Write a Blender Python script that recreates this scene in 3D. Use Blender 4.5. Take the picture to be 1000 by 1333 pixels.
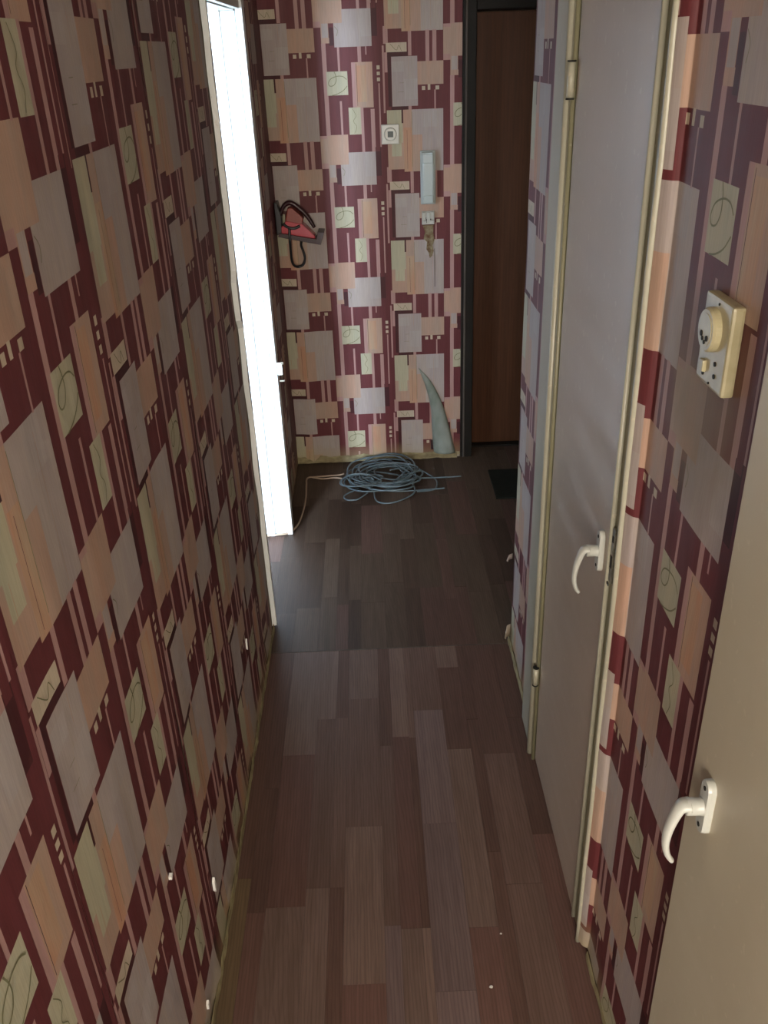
import bpy, bmesh, math, random
from mathutils import Matrix, Vector, noise
random.seed(7)
scn = bpy.context.scene
for o in list(bpy.data.objects): bpy.data.objects.remove(o)
col = scn.collection

# ------------------------------------------------------------------ camera
H = 1.8286
Mrows = ((0.9992, -0.0222, -0.0345), (-0.0415, -0.4705, -0.8814), (0.0034, 0.8821, -0.4710))
cam_d = bpy.data.cameras.new('camera'); cam = bpy.data.objects.new('camera', cam_d); col.objects.link(cam)
def camera_matrix():
    def rot(rx, ry, rz):
        B = Matrix(((1, 0, 0), (0, 0, -1), (0, 1, 0)))
        Ry = Matrix(((math.cos(ry), 0, math.sin(ry)), (0, 1, 0), (-math.sin(ry), 0, math.cos(ry))))
        Rx = Matrix(((1, 0, 0), (0, math.cos(rx), -math.sin(rx)), (0, math.sin(rx), math.cos(rx))))
        Rz = Matrix(((math.cos(rz), -math.sin(rz), 0), (math.sin(rz), math.cos(rz), 0), (0, 0, 1)))
        return Rz @ Rx @ Ry @ B
    M = rot(.4902, -.0035, -.0402)
    X, Y, Z = M[0], -M[1], -M[2]
    W = Matrix(((X[0], Y[0], Z[0], 0), (X[1], Y[1], Z[1], 0), (X[2], Y[2], Z[2], H), (0, 0, 0, 1)))
    return W
cam.matrix_world = camera_matrix()
cam_d.sensor_fit = 'VERTICAL'; cam_d.sensor_height = 24.0
cam_d.lens = 24.0 * 1129.62 / 1333.0
cam_d.clip_start = .02
scn.camera = cam

# ------------------------------------------------------------------ world, light, exposure
w = bpy.data.worlds.new('world'); scn.world = w; w.use_nodes = True
w.node_tree.nodes['Background'].inputs[0].default_value = (.62, .75, 1, 1)
w.node_tree.nodes['Background'].inputs[1].default_value = .6
def area(name, loc, direction, sx, sy, power, colour):
    L = bpy.data.lights.new(name, 'AREA'); L.shape = 'RECTANGLE'; L.size = sx; L.size_y = sy
    L.energy = power; L.color = colour
    o = bpy.data.objects.new(name, L); col.objects.link(o)
    o.location = loc; o.rotation_euler = Vector(direction).to_track_quat('-Z', 'Z').to_euler()
    return o
# daylight through the window of the side room (left doorway) and through the window of the room behind
area('side_room_daylight', (-1.50, -1.18, 1.55), (0, 1, -.10), 1.5, 1.3, 1100, (.66, .81, 1))
area('rear_room_daylight', (-.2, -2.7, 1.75), (0, 1, -.12), 1.7, 1.3, 195, (1, .87, .72))
scn.view_settings.view_transform = 'Standard'; scn.view_settings.look = 'None'
scn.view_settings.exposure = 0.0; scn.view_settings.gamma = 1
scn.view_settings.use_curve_mapping = False

# ------------------------------------------------------------------ materials
def srgb(r, g, b):
    f = lambda c: ((c / 255) / 12.92) if c / 255 <= .04045 else (((c / 255) + .055) / 1.055) ** 2.4
    return (f(r), f(g), f(b), 1)
class NT:
    def __init__(s, name, rough=.5, spec=.4):
        s.m = bpy.data.materials.new(name); s.m.use_nodes = True; s.t = s.m.node_tree
        s.b = s.t.nodes['Principled BSDF']; s.b.inputs['Roughness'].default_value = rough
        s.b.inputs['Specular IOR Level'].default_value = spec
    def n(s, kind, **kw):
        x = s.t.nodes.new(kind)
        for k, v in kw.items(): setattr(x, k, v)
        return x
    def l(s, a, b): s.t.links.new(a, b)
    def pos(s, scale, use_obj=False):
        g = s.n('ShaderNodeTexCoord') if use_obj else s.n('ShaderNodeNewGeometry')
        mp = s.n('ShaderNodeMapping'); mp.inputs['Scale'].default_value = scale
        s.l(g.outputs['Object' if use_obj else 'Position'], mp.inputs['Vector']); return mp.outputs[0]
    def noise(s, vec, scale=1, detail=3, rough=.5):
        x = s.n('ShaderNodeTexNoise'); x.inputs['Scale'].default_value = scale
        x.inputs['Detail'].default_value = detail; x.inputs['Roughness'].default_value = rough
        s.l(vec, x.inputs['Vector']); return x.outputs['Fac']
    def ramp(s, fac, lo, hi, a=(0, 0, 0, 1), b=(1, 1, 1, 1)):
        r = s.n('ShaderNodeValToRGB'); e = r.color_ramp.elements
        e[0].position, e[0].color, e[1].position, e[1].color = lo, a, hi, b
        s.l(fac, r.inputs[0]); return r.outputs[0]
    def mix(s, fac, a, b, mode='MIX'):
        x = s.n('ShaderNodeMix', data_type='RGBA', blend_type=mode)
        for sock, v in ((x.inputs[0], fac), (x.inputs[6], a), (x.inputs[7], b)):
            if hasattr(v, 'is_linked'): s.l(v, sock)
            else: sock.default_value = v
        return x.outputs[2]
    def math(s, op, a, b=0.0):
        x = s.n('ShaderNodeMath', operation=op)
        for sock, v in ((x.inputs[0], a), (x.inputs[1], b)):
            if hasattr(v, 'is_linked'): s.l(v, sock)
            else: sock.default_value = v
        return x.outputs[0]
    def bump(s, h, strength=.2, dist=.002):
        x = s.n('ShaderNodeBump'); x.inputs['Strength'].default_value = strength; x.inputs['Distance'].default_value = dist
        s.l(h, x.inputs['Height']); s.l(x.outputs[0], s.b.inputs['Normal'])
    def color(s, c):
        if hasattr(c, 'is_linked'): s.l(c, s.b.inputs['Base Color'])
        else: s.b.inputs['Base Color'].default_value = c

def simple(name, a, b=None, rough=.5, spec=.4, scale=(6, 6, 6), bump=.0, metal=0, bscale=60):
    m = NT(name, rough, spec); b = b or tuple(c * .8 for c in a[:3]) + (1,)
    m.color(m.mix(m.ramp(m.noise(m.pos(scale)), .35, .7), a, b))
    m.b.inputs['Metallic'].default_value = metal
    if bump: m.bump(m.noise(m.pos((bscale,) * 3), 1, 4), bump, .002)
    return m.m

def paper(name, a, b, streak=.5, rough=.5):
    m = NT(name, .55, .28)
    st = m.ramp(m.noise(m.pos((22, 22, 3.5)), 1, 3, .55), .38, .66)
    c = m.mix(st, a, b)
    weave = m.ramp(m.noise(m.pos((420, 420, 16)), 1, 2), .3, .75, (.86, .86, .86, 1), (1.06, 1.06, 1.06, 1))
    c = m.mix(.8, c, weave, 'MULTIPLY')
    # greasy grime round the switch on the right wall
    g = m.n('ShaderNodeNewGeometry')
    d = m.n('ShaderNodeVectorMath', operation='DISTANCE'); d.inputs[1].default_value = (.432, 1.075, 1.40)
    m.l(g.outputs['Position'], d.inputs[0])
    f = m.math('ADD', d.outputs['Value'], m.math('MULTIPLY', m.noise(m.pos((14, 14, 9))), .13))
    f = m.ramp(f, .12, .24, (1, 1, 1, 1), (0, 0, 0, 1))
    c = m.mix(m.math('MULTIPLY', f, .72), c, (.21, .155, .085, 1))
    # damp yellow stain rising from the floor at the far wall
    sx = m.n('ShaderNodeSeparateXYZ'); m.l(g.outputs['Position'], sx.inputs[0])
    zz = m.math('ADD', sx.outputs['Z'], m.math('MULTIPLY', m.noise(m.pos((7, 7, 7))), .07))
    f2 = m.math('MULTIPLY', m.ramp(zz, .04, .13, (1, 1, 1, 1), (0, 0, 0, 1)), .55)
    c = m.mix(f2, c, (.36, .29, .14, 1))
    m.color(c)
    h = m.math('ADD', m.noise(m.pos((11, 11, 5)), 1, 2), m.math('MULTIPLY', m.noise(m.pos((420, 420, 16)), 1, 2), .03))
    m.bump(h, .35, .012)
    return m.m
PM = [paper('wallpaper_burgundy', (.140, .033, .037, 1), (.116, .027, .030, 1)),
      paper('wallpaper_pink', (.46, .27, .25, 1), (.42, .25, .22, 1)),
      paper('wallpaper_peach', (.49, .31, .225, 1), (.43, .31, .24, 1)),
      paper('wallpaper_grey', (.41, .345, .325, 1), (.44, .37, .32, 1)),
      paper('wallpaper_mint', (.49, .45, .31, 1), (.44, .42, .30, 1)),
      paper('wallpaper_cream', (.58, .48, .36, 1), (.50, .43, .31, 1)),
      paper('wallpaper_dark_line', (.060, .014, .018, 1), (.075, .02, .02, 1)),
      paper('wallpaper_orange', (.52, .28, .175, 1), (.48, .34, .23, 1)),
      paper('wallpaper_green_line', (.17, .17, .085, 1), (.20, .19, .10, 1)),
      paper('wallpaper_silver', (.44, .385, .36, 1), (.42, .36, .33, 1))]
BU, PK, PE, GR, MI, CR, DK, OR, GL, SI = range(10)

plaster = simple('plaster', (.50, .44, .36, 1), (.40, .35, .28, 1), .8, .2, bump=.3)
ceil_mat = simple('whitewash', (.72, .70, .66, 1), (.66, .64, .60, 1), .85, .1, bump=.1)
room_mat = simple('room_paint', (.66, .70, .74, 1), (.60, .63, .66, 1), .8, .2)

def gloss_paint(name, a, b, rough, wave=.5, grime=None):
    m = NT(name, rough, .5)
    c = m.mix(m.ramp(m.noise(m.pos((5, 5, 2.2)), 1, 4), .35, .72), a, b)
    c = m.mix(m.math('MULTIPLY', m.ramp(m.noise(m.pos((60, 60, 60)), 1, 2), .66, .72), .35), c, (.62, .55, .42, 1))
    m.color(c)
    h = m.math('ADD', m.noise(m.pos((2, 2, 9)), 1, 2), m.math('MULTIPLY', m.noise(m.pos((90, 90, 30)), 1, 2), .02))
    m.bump(h, wave, .012)
    return m.m
door_cream = gloss_paint('door_cream_paint', (.52, .465, .345, 1), (.47, .41, .30, 1), .40, .35)
door_closet = gloss_paint('closet_door_paint', (.48, .385, .30, 1), (.43, .345, .265, 1), .30, .55)
trim_paint = gloss_paint('trim_paint', (.47, .455, .355, 1), (.39, .375, .285, 1), .32, .3)
trim_olive = gloss_paint('trim_paint_olive', (.26, .245, .15, 1), (.22, .21, .13, 1), .35, .3)
jamb_white = gloss_paint('jamb_white_paint', (.82, .83, .80, 1), (.74, .78, .76, 1), .30, .2)
plastic = simple('white_plastic', (.52, .53, .49, 1), (.47, .48, .43, 1), .28, .5)
plastic_old = simple('yellowed_plastic', (.47, .42, .26, 1), (.38, .33, .19, 1), .32, .5, scale=(40, 40, 40))
plastic_hs = simple('handset_plastic', (.44, .50, .48, 1), (.40, .46, .44, 1), .35, .5)
hole = simple('dark_hole', (.012, .012, .010, 1), rough=.7)
metal_m = simple('worn_metal', (.30, .28, .22, 1), (.16, .15, .11, 1), .45, .5, scale=(80, 80, 80), metal=.6)
frame_dark = simple('dark_door_frame', (.010, .009, .007, 1), (.016, .012, .009, 1), .6, .2)
brick_m = simple('torn_plaster', (.15, .085, .045, 1), (.30, .26, .16, 1), .9, .1, scale=(60, 60, 60), bump=.6)
flap_m = simple('peeled_paper_back', (.19, .22, .18, 1), (.30, .32, .28, 1), .45, .4, scale=(18, 18, 9), bump=.3)
edge_m = simple('torn_paper_edge', (.34, .29, .16, 1), (.18, .14, .075, 1), .8, .2, scale=(20, 20, 50), bump=.5)
chip_m = simple('paint_chip', (.85, .83, .78, 1), rough=.6)
rubber = simple('doormat_rubber', (.010, .012, .009, 1), (.016, .018, .012, 1), .8, .2, scale=(50, 50, 50), bump=.8, bscale=300)
raw_wood_and_shade = simple('grimy_wood_and_shade', (.07, .06, .05, 1), (.12, .10, .08, 1), .7, .2, scale=(60, 60, 6))  # also colours the painted shadow strip on the left doorway's near jamb
cable_m = simple('grey_cable', (.15, .20, .22, 1), (.10, .14, .16, 1), .4, .5, scale=(30, 30, 30))
cord_m = simple('beige_cord', (.46, .34, .24, 1), (.38, .28, .2, 1), .5, .4)
phone_dark = simple('maroon_wood', (.035, .007, .010, 1), (.02, .006, .008, 1), .35, .5)
phone_pink = simple('pink_red_plastic', (.55, .075, .095, 1), (.46, .06, .07, 1), .22, .6)
phone_red = simple('rusty_red_plastic', (.26, .040, .022, 1), (.18, .028, .018, 1), .35, .5)
black = simple('black_plastic', (.010, .010, .012, 1), (.016, .016, .02, 1), .35, .5)

def wood(name, a, b, dark, gx=60, gy=4, rough=.52, var=.22, axis='y', spec=.25):
    m = NT(name, rough, spec)
    oi = m.n('ShaderNodeObjectInfo')
    g = m.n('ShaderNodeNewGeometry'); add = m.n('ShaderNodeVectorMath', operation='ADD')
    mul = m.n('ShaderNodeVectorMath', operation='SCALE'); cmb = m.n('ShaderNodeCombineXYZ')
    for i in range(3): m.l(oi.outputs['Random'], cmb.inputs[i])
    m.l(cmb.outputs[0], mul.inputs[0]); mul.inputs['Scale'].default_value = 37.0
    m.l(g.outputs['Position'], add.inputs[0]); m.l(mul.outputs[0], add.inputs[1])
    def mp(sc):
        q = m.n('ShaderNodeMapping'); q.inputs['Scale'].default_value = sc; m.l(add.outputs[0], q.inputs[0]); return q.outputs[0]
    s1 = (gx, gy, gx) if axis == 'y' else (gx, gx, gy)
    s2 = (gx * 4, gy * 3, gx) if axis == 'y' else (gx * 4, gx * 4, gy * 3)
    s3 = (16, 1.9, 5) if axis == 'y' else (12, 12, 1.4)
    base = m.mix(m.ramp(m.noise(mp(s1), 1, 4, .6), .35, .68), a, b)
    # cathedral rings: distorted bands drawn out along the board
    wv = m.n('ShaderNodeTexWave'); wv.wave_type = 'RINGS'; wv.rings_direction = 'SPHERICAL' if axis == 'y' else 'Z'
    wv.inputs['Scale'].default_value = 2.6; wv.inputs['Distortion'].default_value = 5; wv.inputs['Detail'].default_value = 2
    wv.inputs['Detail Scale'].default_value = 1.5
    m.l(mp(s3), wv.inputs['Vector'])
    base = m.mix(m.math('MULTIPLY', m.ramp(wv.outputs['Fac'], .55, .95), .30), base, dark)
    fine = m.ramp(m.noise(mp(s2), 1, 3, .7), .25, .8, (.84, .84, .84, 1), (1.08, 1.08, 1.08, 1))
    base = m.mix(.9, base, fine, 'MULTIPLY')
    v = m.math('ADD', m.math('MULTIPLY', oi.outputs['Random'], var), 1 - var / 2)
    cc = m.n('ShaderNodeCombineXYZ')
    for i in range(3): m.l(v, cc.inputs[i])
    m.color(m.mix(1.0, base, cc.outputs[0], 'MULTIPLY'))
    m.bump(m.noise(mp(s2), 1, 3), .12, .0015)
    return m.m
W = {'mid': wood('floor_mid_brown', (.155, .096, .076, 1), (.122, .075, .058, 1), (.07, .038, .028, 1)),
     'dark': wood('floor_dark_brown', (.120, .068, .052, 1), (.090, .050, .038, 1), (.05, .027, .02, 1)),
     'light': wood('floor_light_brown', (.185, .122, .098, 1), (.145, .094, .074, 1), (.085, .052, .04, 1)),
     'red': wood('floor_reddish', (.150, .082, .065, 1), (.118, .063, .050, 1), (.07, .036, .028, 1)),
     'olive': wood('floor_olive', (.145, .098, .055, 1), (.105, .070, .04, 1), (.06, .04, .024, 1)),
     'grey': wood('floor_grey_lilac', (.180, .125, .115, 1), (.140, .095, .088, 1), (.08, .05, .045, 1))}
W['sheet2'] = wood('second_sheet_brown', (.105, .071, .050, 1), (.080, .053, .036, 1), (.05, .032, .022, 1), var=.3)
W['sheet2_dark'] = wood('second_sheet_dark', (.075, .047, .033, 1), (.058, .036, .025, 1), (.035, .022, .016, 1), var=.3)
door_brown = wood('brown_door_veneer', (.105, .040, .017, 1), (.080, .030, .013, 1), (.06, .022, .010, 1), gx=35, gy=2, axis='z', var=0)

# ------------------------------------------------------------------ helpers
def link(name, me, parent=None, mats=()):
    o = bpy.data.objects.new(name, me); col.objects.link(o)
    for m in mats: me.materials.append(m)
    if parent: o.parent = parent
    return o
def tag(o, label=None, cat=None, group=None, kind=None):
    for k, v in (('label', label), ('category', cat), ('group', group), ('kind', kind)):
        if v: o[k] = v
    return o
def empty(name, loc=(0, 0, 0)):
    o = bpy.data.objects.new(name, None); col.objects.link(o); o.location = loc; o.empty_display_size = .05; return o
def box(bm, x0, x1, y0, y1, z0, z1):
    vs = [bm.verts.new(p) for p in ((x0, y0, z0), (x1, y0, z0), (x1, y1, z0), (x0, y1, z0), (x0, y0, z1), (x1, y0, z1), (x1, y1, z1), (x0, y1, z1))]
    for f in ((0, 3, 2, 1), (4, 5, 6, 7), (0, 1, 5, 4), (1, 2, 6, 5), (2, 3, 7, 6), (3, 0, 4, 7)): bm.faces.new([vs[i] for i in f])
def obj(name, bm, mat, parent=None, bevel=0, smooth=False, seg=2):
    """mesh object; geometry is given in world metres and re-based on the parent's location"""
    if bevel: bmesh.ops.bevel(bm, geom=bm.edges[:], offset=bevel, segments=seg, affect='EDGES', profile=.6, clamp_overlap=True)
    bmesh.ops.recalc_face_normals(bm, faces=bm.faces[:])
    c = parent_loc(parent) if parent else Vector((0, 0, 0))
    for v in bm.verts: v.co -= c
    me = bpy.data.meshes.new(name); bm.to_mesh(me); bm.free()
    if smooth:
        for p in me.polygons: p.use_smooth = True
    return link(name, me, parent, [mat])
def parent_loc(p):
    v = Vector((0, 0, 0))
    while p: v += p.location; p = p.parent
    return v
def boxo(name, dims, mat, parent=None, bevel=0):
    bm = bmesh.new(); ds = dims if isinstance(dims, list) else [dims]
    for d in ds: box(bm, *d)
    return obj(name, bm, mat, parent, bevel)
def tube(bm, pts, r, n=8, closed=False, flat=1.0):
    pts = [Vector(p) for p in pts]; rings = []; up = Vector((0, 0, 1)); N = len(pts)
    ref = None
    for i, p in enumerate(pts):
        if closed: t = pts[(i + 1) % N] - pts[i - 1]
        else: t = pts[min(i + 1, N - 1)] - pts[max(i - 1, 0)]
        t.normalize()
        if ref is None: ref = t.cross(Vector((0, 0, 1)) if abs(t.z) < .9 else Vector((1, 0, 0)))
        ref = (ref - t * ref.dot(t)).normalized(); b = t.cross(ref)
        rr = r[i] if isinstance(r, (list, tuple)) else r
        rings.append([bm.verts.new(p + ref * math.cos(2 * math.pi * k / n) * rr + b * math.sin(2 * math.pi * k / n) * rr * flat) for k in range(n)])
    M = N if closed else N - 1
    for i in range(M):
        A, B = rings[i], rings[(i + 1) % N]
        for k in range(n): bm.faces.new((A[k], A[(k + 1) % n], B[(k + 1) % n], B[k]))
    if not closed:
        bm.faces.new(rings[0][::-1]); bm.faces.new(rings[-1])
def cyl(bm, c, axis, r, depth, n=24):
    a = Vector(axis).normalized(); tube(bm, [Vector(c) - a * depth / 2, Vector(c) + a * depth / 2], r, n)
def smooth_path(P, n=8):
    P = [Vector(p) for p in P]; out = []
    for i in range(len(P) - 1):
        p0, p1, p2, p3 = P[max(i - 1, 0)], P[i], P[i + 1], P[min(i + 2, len(P) - 1)]
        for k in range(n):
            t = k / n
            out.append(.5 * ((2 * p1) + (p2 - p0) * t + (2 * p0 - 5 * p1 + 4 * p2 - p3) * t * t + (3 * p1 - p0 - 3 * p2 + p3) * t ** 3))
    out.append(P[-1]); return out

# ------------------------------------------------------------------ structure
XL, XR, D = -.413, .432, 3.993
DY0, DY1, DTOP = 2.60, 3.27, 1.955        # left doorway
wall_left = boxo('wall_left', [(XL - .12, XL, .00, DY0, 0, 2.5), (XL - .12, XL, DY1, D + .3, 0, 2.5), (XL - .12, XL, DY0, DY1, DTOP + .02, 2.5)], plaster)
tag(wall_left, 'left corridor wall papered in burgundy, peach and grey patchwork squares', kind='structure')
CY0, CY1, CTOP = 1.285, 1.965, 1.99       # closet doorway in right wall
wall_right = boxo('wall_right', [(XR, XR + .1, .00, CY0, 0, 2.5), (XR, XR + .1, CY1, 2.435, 0, 2.5), (XR, XR + .1, CY0, CY1, CTOP, 2.5)], plaster)
tag(wall_right, 'right corridor wall papered in the burgundy patchwork, with the closet door in it', kind='structure')
FX0, FX1, FTOP = .408, 1.31, 1.995
wall_far = boxo('wall_far', [(XL, FX0, D, D + .3, 0, 2.5), (FX0, FX1, D, D + .3, FTOP, 2.5), (FX1, 1.5, D, D + .3, 0, 2.5), (FX0, FX1, D + .22, D + .3, 0, FTOP)], plaster)
tag(wall_far, 'end wall of the corridor in bright patchwork paper beside the brown door', kind='structure')
wall_hall = boxo('wall_hall', [(XR + .1, 1.5, 2.335, 2.435, 0, 2.5), (1.4, 1.5, 2.435, D, 0, 2.5)], plaster)
tag(wall_hall, 'hall walls round the corner on the right', kind='structure')
wall_closet = boxo('wall_closet', [(XR + .1, 1.3, 1.15, 1.2, 0, 2.5), (1.25, 1.3, 1.2, 2.335, 0, 2.5)], room_mat)
tag(wall_closet, 'closet walls behind the closet door', kind='structure')
ceiling = boxo('ceiling', [(-3.2, 1.6, -2.9, D + .3, 2.5, 2.56)], ceil_mat); tag(ceiling, 'whitewashed ceiling', kind='structure')
# rooms that hold the windows the light comes from
wall_side_room = boxo('wall_side_room', [(-2.95, -2.85, -1.15, D + .3, 0, 2.5), (-2.85, XL - .12, D + .2, D + .3, 0, 2.5),
    (-2.85, -2.30, -1.15, -1.05, 0, 2.5), (-.68, XL - .12, -1.15, -1.05, 0, 2.5), (-2.30, -.68, -1.15, -1.05, 0, .85), (-2.30, -.68, -1.15, -1.05, 2.25, 2.5),
    (XL - .12, XL, -1.15, 0, 0, 2.5)], room_mat)
tag(wall_side_room, 'painted walls of the room beyond the left doorway', kind='structure')
wall_rear = boxo('wall_rear', [(XL, XL + .1, -2.5, -.9, 0, 2.5), (XR + .7, XR + .8, -2.6, -.05, 0, 2.5), (XR + .1, XR + .7, -.05, 0, 0, 2.5),
    (-1.2, -1.1, -2.6, -1.15, 0, 2.5), (-1.1, -1.05, -2.6, -2.5, 0, 2.5), (-1.05, .65, -2.6, -2.5, 0, 1.0), (-1.05, .65, -2.6, -2.5, 2.4, 2.5), (.65, XR + .7, -2.6, -2.5, 0, 2.5)][1:], room_mat)
tag(wall_rear, 'painted walls of the room behind', kind='structure')
def window(name, x0, x1, y, z0, z1):
    e = empty(name, ((x0 + x1) / 2, y, z0)); tag(e, 'white wooden window', kind='structure')
    boxo('window_frame', [(x0, x0 + .05, y - .03, y + .03, z0, z1), (x1 - .05, x1, y - .03, y + .03, z0, z1), (x0 + .05, x1 - .05, y - .03, y + .03, z0, z0 + .05), (x0 + .05, x1 - .05, y - .03, y + .03, z1 - .05, z1)], jamb_white, e)
    boxo('mullion', (x0 / 2 + x1 / 2 - .02, x0 / 2 + x1 / 2 + .02, y - .02, y + .02, z0 + .05, z1 - .05), jamb_white, e)
window('window_1', -2.30, -.68, -1.10, .85, 2.25)
window('window_2', -1.05, .65, -2.55, 1.0, 2.4)

# floor: recessed dark screed, then every strip of the wood-look flooring
floor = boxo('floor', (-3.0, 1.6, -2.7, D + .3, -.05, -.0015), simple('floor_underlay', (.028, .018, .014, 1), rough=.8)); tag(floor, 'brown wood-strip floor of the corridor', kind='structure')
def unit_plank(mat):
    bm = bmesh.new(); box(bm, 0, 1, 0, 1, -1, 0)
    me = bpy.data.meshes.new('plank'); bm.to_mesh(me); bm.free(); me.materials.append(mat); return me
PL = {k: unit_plank(m) for k, m in W.items()}
nplank = [0]
def plank(x0, x1, y0, y1, shade):
    o = bpy.data.objects.new('plank', PL[shade]); col.objects.link(o); o.parent = floor
    g = .00025; o.location = (x0 + g, y0 + g, random.uniform(-.0002, .0002)); o.scale = (x1 - x0 - 2 * g, y1 - y0 - 2 * g, .003); nplank[0] += 1
near = [  # x0, x1, [(y_end, shade) ...] from y = .35 up to the sheet joint at 2.425
 (-.432, -.365, [(.95, 'olive'), (1.50, 'olive'), (1.95, 'dark'), (2.425, 'dark')]),
 (-.365, -.320, [(.80, 'red'), (1.40, 'red'), (1.80, 'dark'), (2.425, 'dark')]),
 (-.320, -.225, [(.85, 'mid'), (1.412, 'light'), (1.927, 'red'), (2.425, 'light')]),
 (-.225, -.167, [(1.0, 'light'), (1.462, 'light'), (2.078, 'mid'), (2.425, 'light')]),
 (-.167, -.130, [(.95, 'mid'), (1.462, 'dark'), (2.080, 'mid'), (2.425, 'dark')]),
 (-.130, -.033, [(.8, 'red'), (1.207, 'red'), (1.65, 'light'), (2.167, 'mid'), (2.425, 'light')]),
 (-.033, .005, [(.9, 'mid'), (1.35, 'grey'), (1.95, 'mid'), (2.425, 'dark')]),
 (.005, .055, [(.9, 'mid'), (1.34, 'light'), (1.986, 'red'), (2.425, 'light')]),
 (.055, .075, [(1.0, 'mid'), (1.34, 'light'), (1.98, 'dark'), (2.425, 'mid')]),
 (.075, .165, [(.75, 'light'), (1.182, 'grey'), (1.65, 'grey'), (2.10, 'grey'), (2.425, 'mid')]),
 (.165, .235, [(.8, 'red'), (1.335, 'red'), (1.925, 'light'), (2.306, 'dark'), (2.425, 'light')]),
 (.235, .270, [(1.05, 'mid'), (1.55, 'dark'), (2.05, 'dark'), (2.425, 'dark')]),
 (.270, .360, [(.9, 'mid'), (1.45, 'mid'), (1.90, 'mid'), (2.425, 'dark')]),
 (.360, .440, [(1.0, 'dark'), (1.60, 'red'), (2.05, 'dark'), (2.425, 'dark')])]
for x0, x1, seq in near:
    y = .25
    for ye, sh in seq: plank(x0, x1, y, ye, sh); y = ye
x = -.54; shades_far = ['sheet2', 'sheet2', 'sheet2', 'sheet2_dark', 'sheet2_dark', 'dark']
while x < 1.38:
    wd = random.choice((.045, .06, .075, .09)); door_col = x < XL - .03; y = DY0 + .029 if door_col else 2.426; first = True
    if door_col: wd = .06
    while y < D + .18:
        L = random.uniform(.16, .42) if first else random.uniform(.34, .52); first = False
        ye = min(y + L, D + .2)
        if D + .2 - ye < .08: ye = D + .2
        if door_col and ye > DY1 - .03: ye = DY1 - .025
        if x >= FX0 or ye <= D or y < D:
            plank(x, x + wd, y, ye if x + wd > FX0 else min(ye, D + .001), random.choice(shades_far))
        y = ye
        if door_col and y > DY1 - .04: break
    x += wd
tag(boxo('trim_1', (-.42, .43, 2.4235, 2.4275, -.001, .0006), raw_wood_and_shade), 'thin joint line between two sheets of flooring', kind='structure')

# ------------------------------------------------------------------ wallpaper print (tile in millimetres, 530 x 546)
K = .968e-3
T = [  # u0,u1,v0,v1,material ; later entries lie over earlier ones
 (0, 8, 0, 101, PK), (0, 8, 391, 546, PK), (6, 26, 107, 172, PK), (110, 124, 60, 178, PK),
 (13, 120, 161, 401, PE), (13, 80, 270, 401, MI), (30, 74, 215, 270, MI), (84, 126, 150, 330, OR), (80, 150, 330, 401, PE), (120, 257, 150, 401, GR),
 (120, 165, 150, 300, PE), (170, 230, 330, 401, SI), (76, 83, 348, 401, DK),
 (22, 36, 0, 74, DK), (22, 36, 415, 546, DK), (24, 108, 58, 76, DK), (17, 104, 75, 110, CR), (9, 21, 0, 75, PK),
 (38, 148, 0, 58, GR), (38, 148, 415, 546, GR), (90, 148, 440, 520, SI), (38, 90, 0, 40, SI),
 (148, 258, 0, 37, PE), (148, 258, 496, 546, PE), (34, 107, 401, 415, DK), (107, 121, 401, 415, PK),
 (166, 180, 475, 490, CR), (191, 202, 475, 497, CR), (224, 240, 475, 490, CR), (219, 225, 399, 475, PK),
 (183, 199, 37, 152, PK), (212, 229, 37, 152, PK), (200, 212, 37, 44, BU),
 (258, 288, 38, 172, PK), (258, 288, 60, 160, PE), (288, 380, 52, 174, PE), (288, 320, 0, 52, PE), (288, 322, 527, 546, PE), (292, 318, 0, 52, GR),
 (322, 340, 0, 37, DK), (322, 340, 518, 546, DK),
 (342, 378, 0, 52, GR), (342, 378, 511, 546, GR), (378, 498, 0, 101, GR), (378, 498, 511, 546, GR), (450, 498, 0, 101, SI),
 (287, 305, 172, 527, PK), (301, 390, 330, 421, MI),
 (352, 361, 421, 511, PK), (437, 452, 452, 511, PK), (470, 475, 480, 511, PK),
 (408, 497, 278, 453, PE), (408, 424, 278, 453, PK), (430, 470, 300, 440, OR), (388, 440, 173, 280, MI), (352, 361, 172, 307, PK),
 (440, 452, 101, 280, PK), (483, 500, 101, 272, PK), (498, 522, 0, 119, DK), (500, 519, 101, 278, BU),
 (515, 528, 423, 438, CR), (515, 528, 401, 414, CR), (515, 528, 378, 392, CR), (497, 515, 278, 453, BU), (520, 526, 119, 370, PK),
 # hairline pencil strokes of the print
 (120, 121.4, 170, 392, GL), (176, 177.2, 170, 330, SI), (205, 206, 165, 380, PE), (60, 61.2, 430, 546, SI), (110, 111.2, 0, 50, PE),
 (428, 429.4, 285, 448, DK), (45, 46.2, 170, 262, OR), (98, 99.2, 160, 320, BU), (70, 90, 505, 506, GL), (62, 88, 470, 471, GL)]
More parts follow.
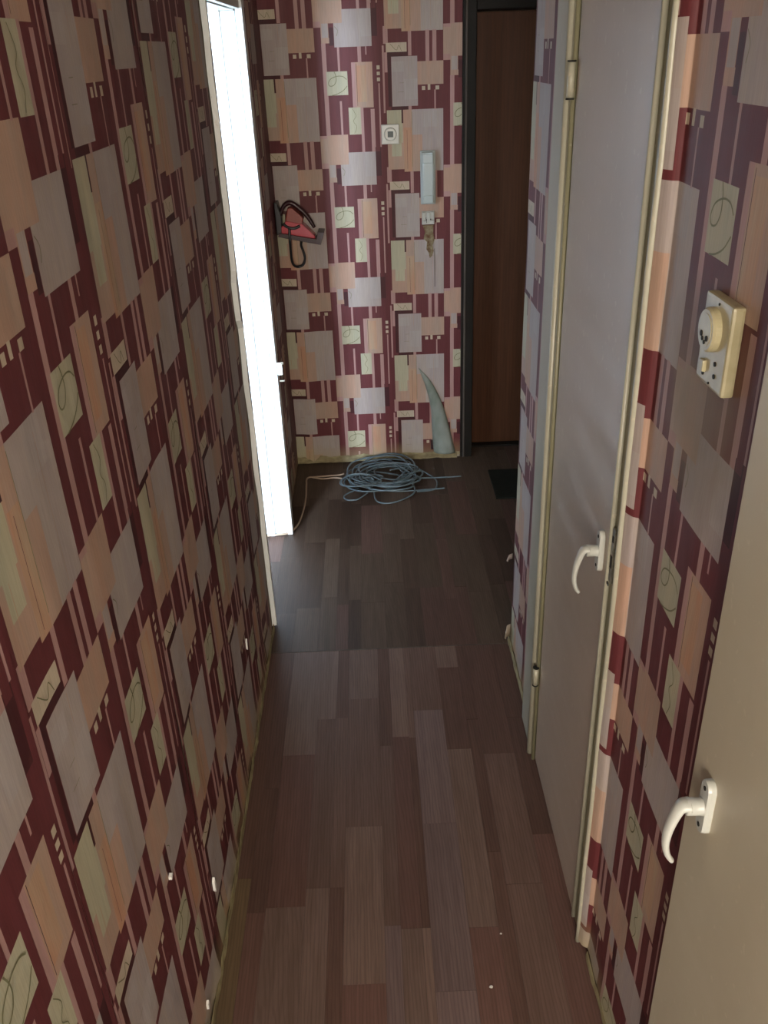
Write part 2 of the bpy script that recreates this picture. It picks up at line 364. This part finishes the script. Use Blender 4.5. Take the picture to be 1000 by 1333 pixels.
def roll(parent, mapf, z0, u0, u1, zmin, zmax, off):
    """one hung strip of wallpaper; mapf(u_metres, z, offset) -> world point"""
    P = .53
    us = {round(u0, 5), round(u1, 5)}; vs = set()
    for a, b, c, d, m in T: us |= {round(a * K, 5), round(b * K, 5)}; vs |= {c * K, min(d * K, P)}
    us |= {round(u0 + (u1 - u0) * i / 14, 5) for i in range(15)}
    us = sorted(u for u in us if u0 - 1e-6 <= u <= u1 + 1e-6)
    zs = {zmin, zmax}
    for k in range(-6, 7):
        for v in vs:
            z = z0 + k * P + v
            if zmin < z < zmax: zs.add(round(z, 5))
    n = int((zmax - zmin) / .04)
    zs |= {round(zmin + (zmax - zmin) * i / n, 5) for i in range(n + 1)}
    zs = sorted(zs); zz = [zs[0]]
    for z in zs[1:]:
        if z - zz[-1] > .0004: zz.append(z)
    zs = zz; uu = [us[0]]
    for u in us[1:]:
        if u - uu[-1] > .0003: uu.append(u)
    us = uu
    verts = [mapf(u, z, off(u, z)) for z in zs for u in us]
    nu = len(us); faces = []; mi = []
    rects = [(a * K, b * K, c * K, P + 1 if d == 546 else d * K, m) for a, b, c, d, m in T][::-1]
    for j in range(len(zs) - 1):
        zc = (zs[j] + zs[j + 1]) / 2; v = (zc - z0) % P
        row = [r for r in rects if r[2] <= v < r[3]]
        for i in range(nu - 1):
            u = (us[i] + us[i + 1]) / 2; m = 0
            for r in row:
                if r[0] <= u < r[1]: m = r[4]; break
            a = j * nu + i; faces.append((a, a + 1, a + nu + 1, a + nu)); mi.append(m)
    # printed scribbles on the small mint squares
    def ribbon(uv, wdt=.0028):
        pts = []
        for u, z in uv:
            if u0 < u < u1 and zmin < z < zmax: pts.append((u, z))
        for i in range(len(pts) - 1):
            (a, b), (c, d) = pts[i], pts[i + 1]; L = math.hypot(c - a, d - b) or 1
            if L > .03: continue
            nx, nz = -(d - b) / L * wdt / 2, (c - a) / L * wdt / 2; s = len(verts)
            for (x_, z_) in ((a + nx, b + nz), (a - nx, b - nz), (c - nx, d - nz), (c + nx, d + nz)):
                verts.append(mapf(x_, z_, off(x_, z_) + .0006))
            faces.append((s, s + 1, s + 2, s + 3)); mi.append(GL)
    A = [(.38, 0), (.45, .2), (.45, .4), (.33, .57), (.15, .6), (.08, .48), (.2, .3), (.5, .2), (.78, .22), (.95, .35)]
    B = [(.97, .62), (.75, .82), (.45, .95), (.2, 1.0)]
    C2 = [(.3, .02), (.6, .3), (.35, .5), (.62, .72), (.4, .98)]
    for k in range(-6, 7):
        zb = z0 + k * P
        for path, (a, b, c, d) in ((A, (301, 390, 330, 421)), (B, (301, 390, 330, 421)), (C2, (390, 438, 175, 278)), ([(.2, .1), (.5, .8), (.62, .3), (.75, .9)], (17, 104, 75, 110)), ([(.1, .2), (.45, .5), (.3, .9)], (342, 378, 0, 50))):
            pp = smooth_path([(a * K + s * (b - a) * K, 0, zb + d * K - t * (d - c) * K) for s, t in path], 6)
            ribbon([(p.x, p.z) for p in pp], .0026 if path in (A, B) else .0015)
    me = bpy.data.meshes.new('wallpaper_roll'); me.from_pydata([tuple(v) for v in verts], [], faces)
    for m in PM: me.materials.append(m)
    me.polygons.foreach_set('material_index', mi)
    me.polygons.foreach_set('use_smooth', [True] * len(mi)); me.update()
    o = link('wallpaper_roll', me, parent)
    return o
def ripple(seed, amp=.0022, base=.006, zb=.0):
    def f(u, z):
        w_ = amp * noise.noise(Vector((u * 9 + seed, z * 2.4, seed)))
        w_ += base * max(0, 1 - (z - zb) / .10) ** 2 * (.6 + noise.noise(Vector((u * 14, seed, 3))))
        return .0035 + w_
    return f
# left wall : u runs along +y
ZT = 2.45
def mapL(y0): return lambda u, z, o: (XL + o, y0 + u, z)
for y0, z0, a, b in ((-.28, .92, .30, .53), (.245, 1.125, 0, .52), (.765, 1.074, 0, .5275), (1.2925, .789, 0, .5245), (1.817, .939, 0, .526), (2.343, 1.08, 0, .200)):
    o = roll(wall_left, mapL(y0), z0, a, b, .012, ZT, ripple(y0 * 7 + 1))
lr = roll(wall_left, mapL(3.32), 1.30, 0, D - 3.32, .012, ZT, ripple(5))
# right wall : u runs along -y ; the paper laps up over the closet casing at its far edge
LAP = 1.424 - 1.262          # u where the paper starts to climb over the closet casing
def mapR(y0): return lambda u, z, o: (XR - o, y0 - u, z)
def mapLap(u, z, o):
    if u >= LAP: return (XR - o, 1.424 - u, z)
    t = (LAP - u) / .056
    return (XR - o - .018 * math.sin(t * 1.5), 1.262 + .034 * (1 - math.cos(t * 1.45)) + .004 * t, z)
roll(wall_right, mapLap, 1.265, LAP - .056, .527, .012, ZT, ripple(11))
roll(wall_right, mapR(.897), 1.00, 0, .53, .012, ZT, ripple(13))
roll(wall_right, mapR(2.45), 1.355, .02, 2.45 - 2.052, .012, ZT, ripple(31))
# far wall
def mapF(x0): return lambda u, z, o: (x0 + u, D - o, z)
def bulge(u, z):
    return .0035 + .010 * math.exp(-((u - .110 - .01 * math.sin(z * 4)) / .045) ** 2) + .0015 * noise.noise(Vector((u * 8, z * 3, 2))) + .008 * max(0, 1 - z / .09) ** 2
roll(wall_far, mapF(-.442), .815, -XL * -1 + .442 + .001, .5225, .012, ZT, bulge)
roll(wall_far, mapF(.0805), 1.212, 0, FX0 - .0805, .012, ZT, ripple(17))
# torn yellowed hem of the paper at the floor
def hem(name, parent, f, n=60, h=.018):
    bm = bmesh.new(); prev = None
    for i in range(n + 1):
        p, q = f(i / n); p = Vector(p); q = Vector(q)
        a, b = bm.verts.new(p), bm.verts.new(q)
        if prev: bm.faces.new((prev[0], a, b, prev[1]))
        prev = (a, b)
    o = obj(name, bm, edge_m, parent)
    s = o.modifiers.new('thickness', 'SOLIDIFY'); s.thickness = .0015
    return o
def wob(t, s): return noise.noise(Vector((t * 11, s, 0))) + .5 * noise.noise(Vector((t * 37, s, 4)))
hem('torn_paper_hem', wall_far, lambda t: ((XL + .005 + t * .80, D - .022 - .008 * wob(t, 1), .003 + .004 * abs(wob(t, 5))), (XL + .005 + t * .80, D - .010, .034 + .012 * wob(t, 2))))
hem('torn_paper_hem', wall_left, lambda t: ((XL + .011 + .003 * wob(t * 3, 7), .3 + t * 2.27, .003), (XL + .008, .3 + t * 2.27, .020 + .008 * wob(t * 3, 8))), 140)
hem('torn_paper_hem', wall_right, lambda t: ((XR - .011 - .003 * wob(t, 9), .3 + t * .95, .003), (XR - .008, .3 + t * .95, .018 + .006 * wob(t, 3))))
hem('torn_paper_hem', wall_right, lambda t: ((XR - .012 - .004 * wob(t, 12), 2.06 + t * .38, .003), (XR - .008, 2.06 + t * .38, .024 + .010 * wob(t, 13))), 30)
# peeled flap by the far door
bm = bmesh.new()
Lp = [(.207, .476), (.240, .38), (.262, .28), (.268, .18), (.272, .08), (.278, .028)]
Rp = [(.209, .474), (.262, .41), (.312, .31), (.345, .20), (.368, .10), (.385, .028)]
Lp = smooth_path([(a, 0, b) for a, b in Lp], 4); Rp = smooth_path([(a, 0, b) for a, b in Rp], 4); prev = None
for i in range(len(Lp)):
    row = []
    for k in range(7):
        s = k / 6; p = Lp[i].lerp(Rp[i], s); wdt = (Rp[i] - Lp[i]).length
        row.append(bm.verts.new((p.x, D - .008 - .16 * wdt * math.sin(math.pi * s) ** .8 - .012 * s * (i / len(Lp)), p.z)))
    if prev:
        for k in range(6): bm.faces.new((prev[k], prev[k + 1], row[k + 1], row[k]))
    prev = row
flap = obj('peeled_flap', bm, flap_m, wall_far, smooth=True); s = flap.modifiers.new('t', 'SOLIDIFY'); s.thickness = .0012
boxo('torn_patch', [(.262, .290, D - .009, D - .0005, .045, .100)], phone_dark, wall_far, .004)
# ragged hole in the paper under the intercom
def ragged(name, parent, pts, y, mat, th=.004):
    bm = bmesh.new(); c = [bm.verts.new((a, y, b)) for a, b in pts]; f = bm.faces.new(c)
    r = bmesh.ops.extrude_face_region(bm, geom=[f])
    for v in [g for g in r['geom'] if isinstance(g, bmesh.types.BMVert)]: v.co.y += th
    return obj(name, bm, mat, parent)
ragged('torn_patch', wall_far, [(.236, 1.132), (.284, 1.133), (.282, 1.10), (.288, 1.07), (.279, 1.045), (.284, 1.02), (.276, .998), (.266, .990), (.262, 1.012), (.252, 1.028), (.255, 1.06), (.240, 1.075), (.246, 1.10)], D - .012, brick_m, .010)
boxo('thin_wire', [(.287, .289, D - .010, D - .008, .86, 1.03)], raw_wood_and_shade, wall_far)
# loose paper curls at the corner of the right wall
for z, y, hh in ((.03, 2.42, .05), (.33, 2.437, .02)):
    bm = bmesh.new(); prev = None
    for i in range(7):
        t = i / 6; a = bm.verts.new((XR - .006 - .022 * math.sin(t * 2.2), y + .008 - .02 * t, z)); b = bm.verts.new((XR - .006 - .016 * math.sin(t * 2.0), y + .008 - .018 * t, z + hh))
        if prev: bm.faces.new((prev[0], a, b, prev[1]))
        prev = (a, b)
    c_ = obj('paper_curl', bm, PM[GR], wall_right, smooth=True); s = c_.modifiers.new('t', 'SOLIDIFY'); s.thickness = .001
# scrapes where the left paper shows white
for i, (px_y, z, hh) in enumerate(((1.325, .176, .040), (1.128, .06, .022), (2.05, .30, .035), (1.08, .52, .01))):
    bm = bmesh.new(); pts = [(px_y, z), (px_y + .008, z + hh * .4), (px_y + .005, z + hh), (px_y - .003, z + hh * .8), (px_y - .004, z + hh * .2)]
    c = [bm.verts.new((XL + .0085, a, b)) for a, b in pts]; f = bm.faces.new(c); r = bmesh.ops.extrude_face_region(bm, geom=[f])
    for v in [g for g in r['geom'] if isinstance(g, bmesh.types.BMVert)]: v.co.x -= .006
    obj('white_scrape', bm, chip_m, wall_left)

# ------------------------------------------------------------------ left doorway (door_1)
d1 = empty('door_1', (XL, DY1, 0)); tag(d1, 'white painted doorway on the left flooded with daylight', kind='structure')
boxo('door_jamb', [(XL - .12, XL + .004, DY1 - .012, DY1 + .03, 0, DTOP), (XL - .12, XL - .045, DY1 - .024, DY1 - .012, 0, DTOP)], jamb_white, d1, .003)
boxo('door_casing', [(XL + .006, XL + .030, DY1 - .016, DY1 + .045, 0, DTOP + .055)], jamb_white, d1, .005)
boxo('door_header', [(XL - .12, XL + .002, DY0, DY1 - .03, DTOP, DTOP + .03), (XL + .002, XL + .022, DY0 - .03, DY1 - .018, DTOP + .004, DTOP + .055)], trim_paint, d1, .003)
boxo('door_jamb', [(XL - .12, XL + .001, DY0 + .002, DY0 + .028, 0, DTOP)], jamb_white, d1, .003)
boxo('door_edge_shade', [(XL + .001, XL + .009, DY0 - .004, DY0 + .006, 0, DTOP + .05)], raw_wood_and_shade, d1)  # dark strip that paints in the shadow on the near jamb's edge
# thin painted arris down the near side, its edge ragged
bm = bmesh.new(); prev = None
for i in range(70):
    z = .01 + i * (1.98 / 69); e = DY0 - .030 - .020 * noise.noise(Vector((z * 7, 1, 2))) - (.018 if noise.noise(Vector((z * 3, 9, 2))) > .1 else 0)
    row = [bm.verts.new(p) for p in ((XL + .004, e, z), (XL + .019, e + .006, z), (XL + .019, DY0 - .004, z), (XL + .004, DY0 - .004, z))]
    if prev:
        for k in range(3): bm.faces.new((prev[k], prev[k + 1], row[k + 1], row[k]))
    prev = row
obj('door_arris', bm, jamb_white, d1)
lp = boxo('strike_plate', [(XL + .030, XL + .050, DY1 - .010, DY1 - .002, .715, .765)], jamb_white, d1, .002)
boxo('latch_tongue', [(XL + .046, XL + .056, DY1 - .012, DY1 - .006, .758, .768)], metal_m, lp, .001)
boxo('latch_tongue', [(XL + .036, XL + .055, DY1 - .012, DY1 - .006, .688, .694)], metal_m, lp, .001)

# ------------------------------------------------------------------ handles
def handle(parent, x, y, z, s=1.0):
    """plastic lever: oval plate on the door face, round neck out of it, grip that bends and hangs down"""
    h = empty('handle', (0, 0, 0)); h.parent = parent; h.location = Vector((x, y, z)) - parent_loc(parent)
    bm = bmesh.new(); n = 28; ring = []
    for xx, sc in ((0, 1.0), (-.006, 1.0), (-.010, .90)):
        ring.append([bm.verts.new((x + xx, y + .0125 * sc * math.cos(t) , z + (.030 * (1 if math.sin(t) >= 0 else -1) + .0125 * sc * math.sin(t)) * 1.0)) for t in [2 * math.pi * (k + .5) / n for k in range(n)]])
    for a, b in ((0, 1), (1, 2)):
        for k in range(n): bm.faces.new((ring[a][k], ring[a][(k + 1) % n], ring[b][(k + 1) % n], ring[b][k]))
    bm.faces.new(ring[2]); bm.faces.new(ring[0][::-1])
    obj('handle_plate', bm, plastic, h, smooth=False)
    for dz in (-.031, .031):
        bm = bmesh.new(); cyl(bm, (x - .0100, y, z + dz), (1, 0, 0), .0032, .002, 10); obj('screw_hole', bm, hole, h)
    bm = bmesh.new(); tube(bm, [(x - .009, y, z), (x - .012, y, z), (x - .030, y, z + .001)], [.0125, .0110, .0115], 20); obj('neck', bm, plastic, h, smooth=True)
    P = smooth_path([(x - .026, y, z + .004), (x - .036, y, z + .002), (x - .043, y - .001, z - .014), (x - .049, y - .003, z - .036), (x - .051, y - .005, z - .058), (x - .047, y - .007, z - .076), (x - .041, y - .008, z - .086)], 5)
    R = [(.0125 - .0068 * (i / (len(P) - 1)) ** .7) for i in range(len(P))]
    bm = bmesh.new(); tube(bm, P, R, 16, flat=.62); obj('grip', bm, plastic, h, smooth=True)
    return h

# ------------------------------------------------------------------ closet door (door_2)
d2 = empty('door_2', (XR, 1.62, 0)); tag(d2, 'narrow cream-painted closet door in the right wall', kind='structure')
LF = .412
leaf = boxo('door_leaf', (LF, LF + .035, 1.357, 1.862, .012, 1.96), door_closet, d2, .003)
boxo('door_casing', [(.405, XR + .02, 1.885, CY1 + .085, 0, 2.02)], trim_paint, d2, .006)
bm = bmesh.new(); tube(bm, [(.404, 1.900, 0.0), (.404, 1.900, 2.0)], .0085, 12); obj('casing_bead', bm, trim_paint, d2, smooth=True)
bm = bmesh.new(); tube(bm, [(.409, 1.872, 0.0), (.409, 1.872, 2.0)], .0055, 10); obj('casing_bead', bm, trim_olive, d2, smooth=True)
boxo('door_casing', [(.416, XR + .02, 1.296, 1.350, .0, 1.99)], trim_olive, d2, .004)
bm = bmesh.new(); tube(bm, [(.412, 1.347, .012), (.412, 1.347, 1.98)], .0050, 10); obj('casing_bead', bm, trim_paint, d2, smooth=True)
bm = bmesh.new(); P = [(.411 + .0015 * noise.noise(Vector((z_ * .5, 3, 1))), 1.291 + .004 * noise.noise(Vector((z_ * .45, 1, 1))), z_ * .08) for z_ in range(25)]
tube(bm, P, .0060, 10); obj('casing_bead', bm, trim_paint, d2, smooth=True)
boxo('door_casing', [(.405, XR + .02, 1.296, CY1 + .085, 1.985, 2.05)], trim_paint, d2, .005)
def hinge(z, length):
    h = empty('hinge', (0, 0, 0)); h.parent = d2; h.location = Vector((.404, 1.866, z)) - parent_loc(d2)
    bm = bmesh.new(); cyl(bm, (.402, 1.868, z), (0, 0, 1), .0075, length, 14); obj('hinge_barrel', bm, trim_paint, h, smooth=True)
    for s in (-1, 1):
        bm = bmesh.new(); cyl(bm, (.402, 1.868, z + s * (length / 2 + .002)), (0, 0, 1), .0085, .003, 14); obj('hinge_cap', bm, hole, h)
hinge(1.762, .062); hinge(.305, .055)
handle(d2, LF - .0005, 1.392, .985)
sp = boxo('strike_plate', [(.4105, .4165, 1.322, 1.338, .955, 1.065)], metal_m, d2, .001)
boxo('latch_hole', [(.4095, .4110, 1.326, 1.334, .985, 1.010)], hole, sp)
boxo('latch_hole', [(.4095, .4110, 1.327, 1.333, 1.038, 1.050)], hole, sp)
boxo('latch_hole', [(.4095, .4110, 1.332, 1.345, .944, .949)], hole, sp)

# ------------------------------------------------------------------ open door folded against the right wall (door_3)
d3 = empty('door_3', (.415, .09, 0)); tag(d3, 'open cream-painted door leaning back against the right wall', kind='structure')
boxo('door_leaf', (.3985, .423, .09, .845, .012, 2.0), door_cream, d3, .002)
handle(d3, .3985, .782, .972)

# ------------------------------------------------------------------ entrance door (door_4)
d4 = empty('door_4', (.86, D + .14, 0)); tag(d4, 'brown veneered entrance door in a dark frame at the end', kind='structure')
boxo('door_frame', [(FX0 + .001, .466, D - .012, D + .21, 0, FTOP), (1.245, FX1 - .001, D - .012, D + .21, 0, FTOP), (.466, 1.245, D - .012, D + .21, 1.952, FTOP)], frame_dark, d4, .004)
boxo('door_leaf', (.472, 1.239, D + .135, D + .18, .012, 1.948), door_brown, d4, .003)
boxo('door_threshold', (.466, 1.245, D + .10, D + .21, 0, .010), frame_dark, d4, .002)
boxo('frame_bead', [(FX0 + .012, FX0 + .020, D - .018, D - .010, 0, FTOP)], raw_wood_and_shade, d4, .002)

# ------------------------------------------------------------------ socket and switch panel on right wall
sx = XR - .004
s = empty('switch_panel', (sx, 1.02, 1.44))
tag(s, 'yellowed plastic panel with a round socket above a small switch, on the grimy right wall', 'socket')
SY0, SY1, SZ0, SZ1 = .974, 1.062, 1.443, 1.553
boxo('panel_body', (sx - .016, sx, SY0, SY1, SZ0, SZ1), plastic_old, s, .004)
bm = bmesh.new(); cyc, czc = 1.024, 1.514
tube(bm, [(sx - .015, cyc, czc), (sx - .023, cyc, czc), (sx - .026, cyc, czc)], [.0275, .0270, .0245], 36)
sr = obj('socket_ring', bm, plastic_old, s)
bm = bmesh.new(); cyl(bm, (sx - .0262, cyc, czc), (1, 0, 0), .0200, .0012, 32); sd = obj('socket_dish', bm, plastic_old, s)
for i, (a, b, r) in enumerate(((.008, -.006, .0036), (-.010, -.008, .0036), (.003, -.011, .0028), (-.004, -.014, .0026))):
    bm = bmesh.new(); cyl(bm, (sx - .0272, cyc + a, czc + b), (1, 0, 0), r, .0014, 12); obj('socket_hole', bm, hole, sr)
boxo('switch_key', (sx - .021, sx - .015, 1.030, 1.043, 1.458, 1.473), plastic_old, s, .002)
for yy, zz_, r in ((1.003, 1.477, .0030), (1.001, 1.462, .0030), (1.037, 1.455, .0026), (1.015, 1.547, .0016), (1.015, 1.449, .0016)):
    bm = bmesh.new(); cyl(bm, (sx - .0166, yy, zz_), (1, 0, 0), r, .0016, 12); obj('screw_hole', bm, hole, s)

# ------------------------------------------------------------------ switch, intercom, junction box on far wall
fy = D - .005
s = empty('light_switch', (.1045, fy, 1.47)); tag(s, 'small square white switch with a dark centre on the end wall', 'switch')
boxo('switch_plate', (.067, .142, fy - .012, fy, 1.470, 1.547), plastic, s, .003)
bm = bmesh.new(); tube(bm, [(.1045, fy - .011, 1.509), (.1045, fy - .019, 1.509), (.1045, fy - .021, 1.509)], [.027, .026, .022], 32); obj('switch_ring', bm, plastic, s, smooth=False)
boxo('switch_button', (.093, .116, fy - .0235, fy - .0205, 1.498, 1.521), simple('grey_button', (.06, .085, .08, 1), rough=.4), s, .002)
s = empty('intercom_handset', (.26, fy, 1.22)); tag(s, 'tall pale intercom handset hanging on the end wall near the brown door', 'intercom')
boxo('intercom_base', (.229, .294, fy - .018, fy, 1.222, 1.440), plastic_hs, s, .005)
boxo('handset', [(.2335, .2855, fy - .044, fy - .018, 1.226, 1.436)], plastic_hs, s, .007)
boxo('earpiece', [(.238, .281, fy - .050, fy - .042, 1.392, 1.430)], plastic_hs, s, .003)
boxo('mouthpiece', [(.238, .281, fy - .049, fy - .042, 1.232, 1.262)], plastic_hs, s, .003)
s = empty('junction_box', (.26, fy, 1.135)); tag(s, 'small broken white terminal box just under the intercom handset', 'junction box')
boxo('box_base', (.233, .288, fy - .010, fy, 1.136, 1.192), plastic, s, .002)
for a, b, c, d in ((.236, .248, 1.166, 1.190), (.252, .268, 1.160, 1.188), (.272, .286, 1.164, 1.190), (.238, .252, 1.138, 1.154), (.268, .284, 1.138, 1.156)):
    boxo('terminal', (a, b, fy - .022, fy - .010, c, d), plastic, s, .002)
for a, c in ((.250, 1.156), (.269, 1.150), (.262, 1.176)):
    boxo('terminal_gap', (a, a + .004, fy - .016, fy - .0098, c - .012, c + .010), hole, s)

# ------------------------------------------------------------------ red wall telephone in the left far corner
s = empty('wall_telephone', (-.30, fy, 1.09)); tag(s, 'red and pink telephone on a maroon shelf in the far left corner, black looped cord', 'telephone')
def slab(name, pts, y0, y1, mat, parent, bevel=.002):
    bm = bmesh.new(); f = bm.faces.new([bm.verts.new((a, y0, b)) for a, b in pts]); r = bmesh.ops.extrude_face_region(bm, geom=[f])
    for v in [g for g in r['geom'] if isinstance(g, bmesh.types.BMVert)]: v.co.y = y1
    return obj(name, bm, mat, parent, bevel)
slab('shelf_board', [(-.398, 1.124), (-.215, 1.084), (-.197, 1.136), (-.225, 1.138), (-.232, 1.108), (-.392, 1.140)], fy - .10, fy - .002, phone_dark, s)
slab('shelf_side', [(-.402, 1.13), (-.382, 1.128), (-.378, 1.20), (-.392, 1.262), (-.404, 1.262)], fy - .085, fy - .002, black, s)
slab('telephone_body', [(-.384, 1.137), (-.238, 1.107), (-.238, 1.120), (-.290, 1.172), (-.358, 1.186), (-.384, 1.160)], fy - .085, fy - .012, phone_pink, s, .005)
slab('telephone_cradle', [(-.366, 1.172), (-.290, 1.165), (-.284, 1.195), (-.330, 1.240), (-.350, 1.238)], fy - .080, fy - .014, phone_red, s, .005)
bm = bmesh.new(); tube(bm, smooth_path([(-.372, fy - .088, 1.176), (-.352, fy - .092, 1.162), (-.325, fy - .092, 1.157), (-.300, fy - .088, 1.166)], 6), [.006] * 19, 10); obj('dark_band', bm, black, s, smooth=True)
bm = bmesh.new(); tube(bm, smooth_path([(-.385, fy - .05, 1.205), (-.365, fy - .05, 1.245), (-.335, fy - .05, 1.256), (-.300, fy - .05, 1.232), (-.268, fy - .05, 1.198), (-.240, fy - .05, 1.150)], 6), [.007 + .004 * math.sin(i / 30 * 3.14) for i in range(31)], 10); obj('handset', bm, phone_dark, s, smooth=True)
bm = bmesh.new(); tube(bm, smooth_path([(-.346, fy - .098, 1.158), (-.347, fy - .104, 1.10), (-.348, fy - .08, 1.02), (-.340, fy - .06, .992), (-.322, fy - .05, .984), (-.302, fy - .05, .993), (-.292, fy - .05, 1.02), (-.297, fy - .05, 1.05), (-.305, fy - .04, 1.075), (-.300, fy - .03, 1.098)], 8), .0055, 10)
obj('cord', bm, black, s, smooth=True)

# ------------------------------------------------------------------ cables on the floor
bm = bmesh.new(); rnd = random.Random(3); P = []; N = 13
for k in range(N):
    cx_, cy_ = .005 + rnd.uniform(-.03, .07), 3.745 + rnd.uniform(-.03, .06); rx, ry = rnd.uniform(.085, .165), rnd.uniform(.085, .175); ph = rnd.uniform(-.5, .5)
    for j in range(20):
        t = 2 * math.pi * j / 20 + ph * 0; q = k + j / 20
        P.append((cx_ + rx * math.cos(t) + .012 * math.sin(3 * t + k), cy_ + ry * math.sin(t) + .015 * math.cos(2 * t + k), .007 + .0024 * k + .010 * math.sin(2.0 * t + k * 1.7) ** 2))
P = [Vector(p) for p in P]
for _ in range(2): P = [P[0]] + [(P[i - 1] + P[i] * 2 + P[i + 1]) / 4 for i in range(1, len(P) - 1)] + [P[-1]]
tube(bm, smooth_path(P, 3), .0042, 7)
P = []
for k in range(7):   # tighter bundle at the left of the heap
    r = rnd.uniform(.035, .07); cx_, cy_ = -.09 + rnd.uniform(-.02, .03), 3.68 + rnd.uniform(-.02, .03)
    for j in range(14):
        t = 2 * math.pi * j / 14; P.append((cx_ + r * 1.3 * math.cos(t), cy_ + r * math.sin(t), .010 + .005 * k + .012 * math.sin(t + k) ** 2))
for _ in range(1): P = [P[0]] + [tuple((Vector(P[i - 1]) + Vector(P[i]) * 2 + Vector(P[i + 1])) / 4) for i in range(1, len(P) - 1)] + [P[-1]]
tube(bm, smooth_path(P, 3), .0040, 7)
for P in ([(-.10, 3.66, .008), (-.165, 3.60, .005), (-.16, 3.555, .005), (-.11, 3.55, .005), (-.06, 3.60, .012)],
          [(-.03, 3.62, .012), (-.02, 3.53, .005), (.03, 3.50, .005), (.10, 3.53, .005), (.16, 3.60, .010), (.14, 3.70, .03)],
          [(.05, 3.80, .03), (.16, 3.84, .02), (.24, 3.78, .005), (.27, 3.70, .005), (.25, 3.62, .005), (.17, 3.60, .008)],
          [(-.05, 3.62, .02), (.08, 3.615, .006), (.25, 3.625, .005), (.30, 3.63, .005)],
          [(.10, 3.72, .02), (.30, 3.745, .005), (.39, 3.75, .005)]):
    tube(bm, smooth_path(P, 7), .0035, 7)
o = obj('cable_coil', bm, cable_m, None, smooth=True); tag(o, 'tangled heap of grey-blue cable coiled on the floor at the foot of the end wall', 'cable')
bm = bmesh.new()
tube(bm, smooth_path([(-.175, 3.83, .006), (-.20, 3.82, .005), (-.30, 3.81, .005), (-.350, 3.80, .005), (-.352, 3.72, .005), (-.347, 3.60, .005), (-.352, 3.45, .005), (-.368, 3.33, .006), (-.40, 3.262, .006), (-.45, 3.236, .013), (-.50, 3.228, .013), (-.60, 3.20, .006)], 8), .0042, 8)
tube(bm, smooth_path([(-.172, 3.775, .006), (-.22, 3.79, .005), (-.28, 3.785, .005), (-.34, 3.80, .011)], 8), .0036, 8)
o = obj('extension_cord', bm, cord_m, None, smooth=True); tag(o, 'thin beige cord curving from the cable heap out through the left doorway', 'cord')

# ------------------------------------------------------------------ doormat and crumbs
bm = bmesh.new(); box(bm, .525, 1.12, 3.50, 3.80, .001, .010)
mat_o = obj('doormat', bm, rubber, None, .003); tag(mat_o, 'dark rubber doormat on the shadowed floor in front of the brown door', 'doormat')
def chip(x_, y_, r, label):
    bm = bmesh.new(); bmesh.ops.create_icosphere(bm, subdivisions=1, radius=r)
    for v in bm.verts: v.co = Vector((v.co.x * random.uniform(.8, 1.5) + x_, v.co.y * random.uniform(.6, 1.2) + y_, max(0, v.co.z * .45 + r * .4) + .001))
    o = obj('paint_chip', bm, chip_m, None); tag(o, label, 'paint chip', 'paint chips on the floor')
chip(.198, 1.186, .0042, 'larger white paint chip on the floor, nearest the camera')
chip(.237, 1.315, .0026, 'tiny white paint chip on the floor, just beyond the larger chip')
print('planks', nplank[0])
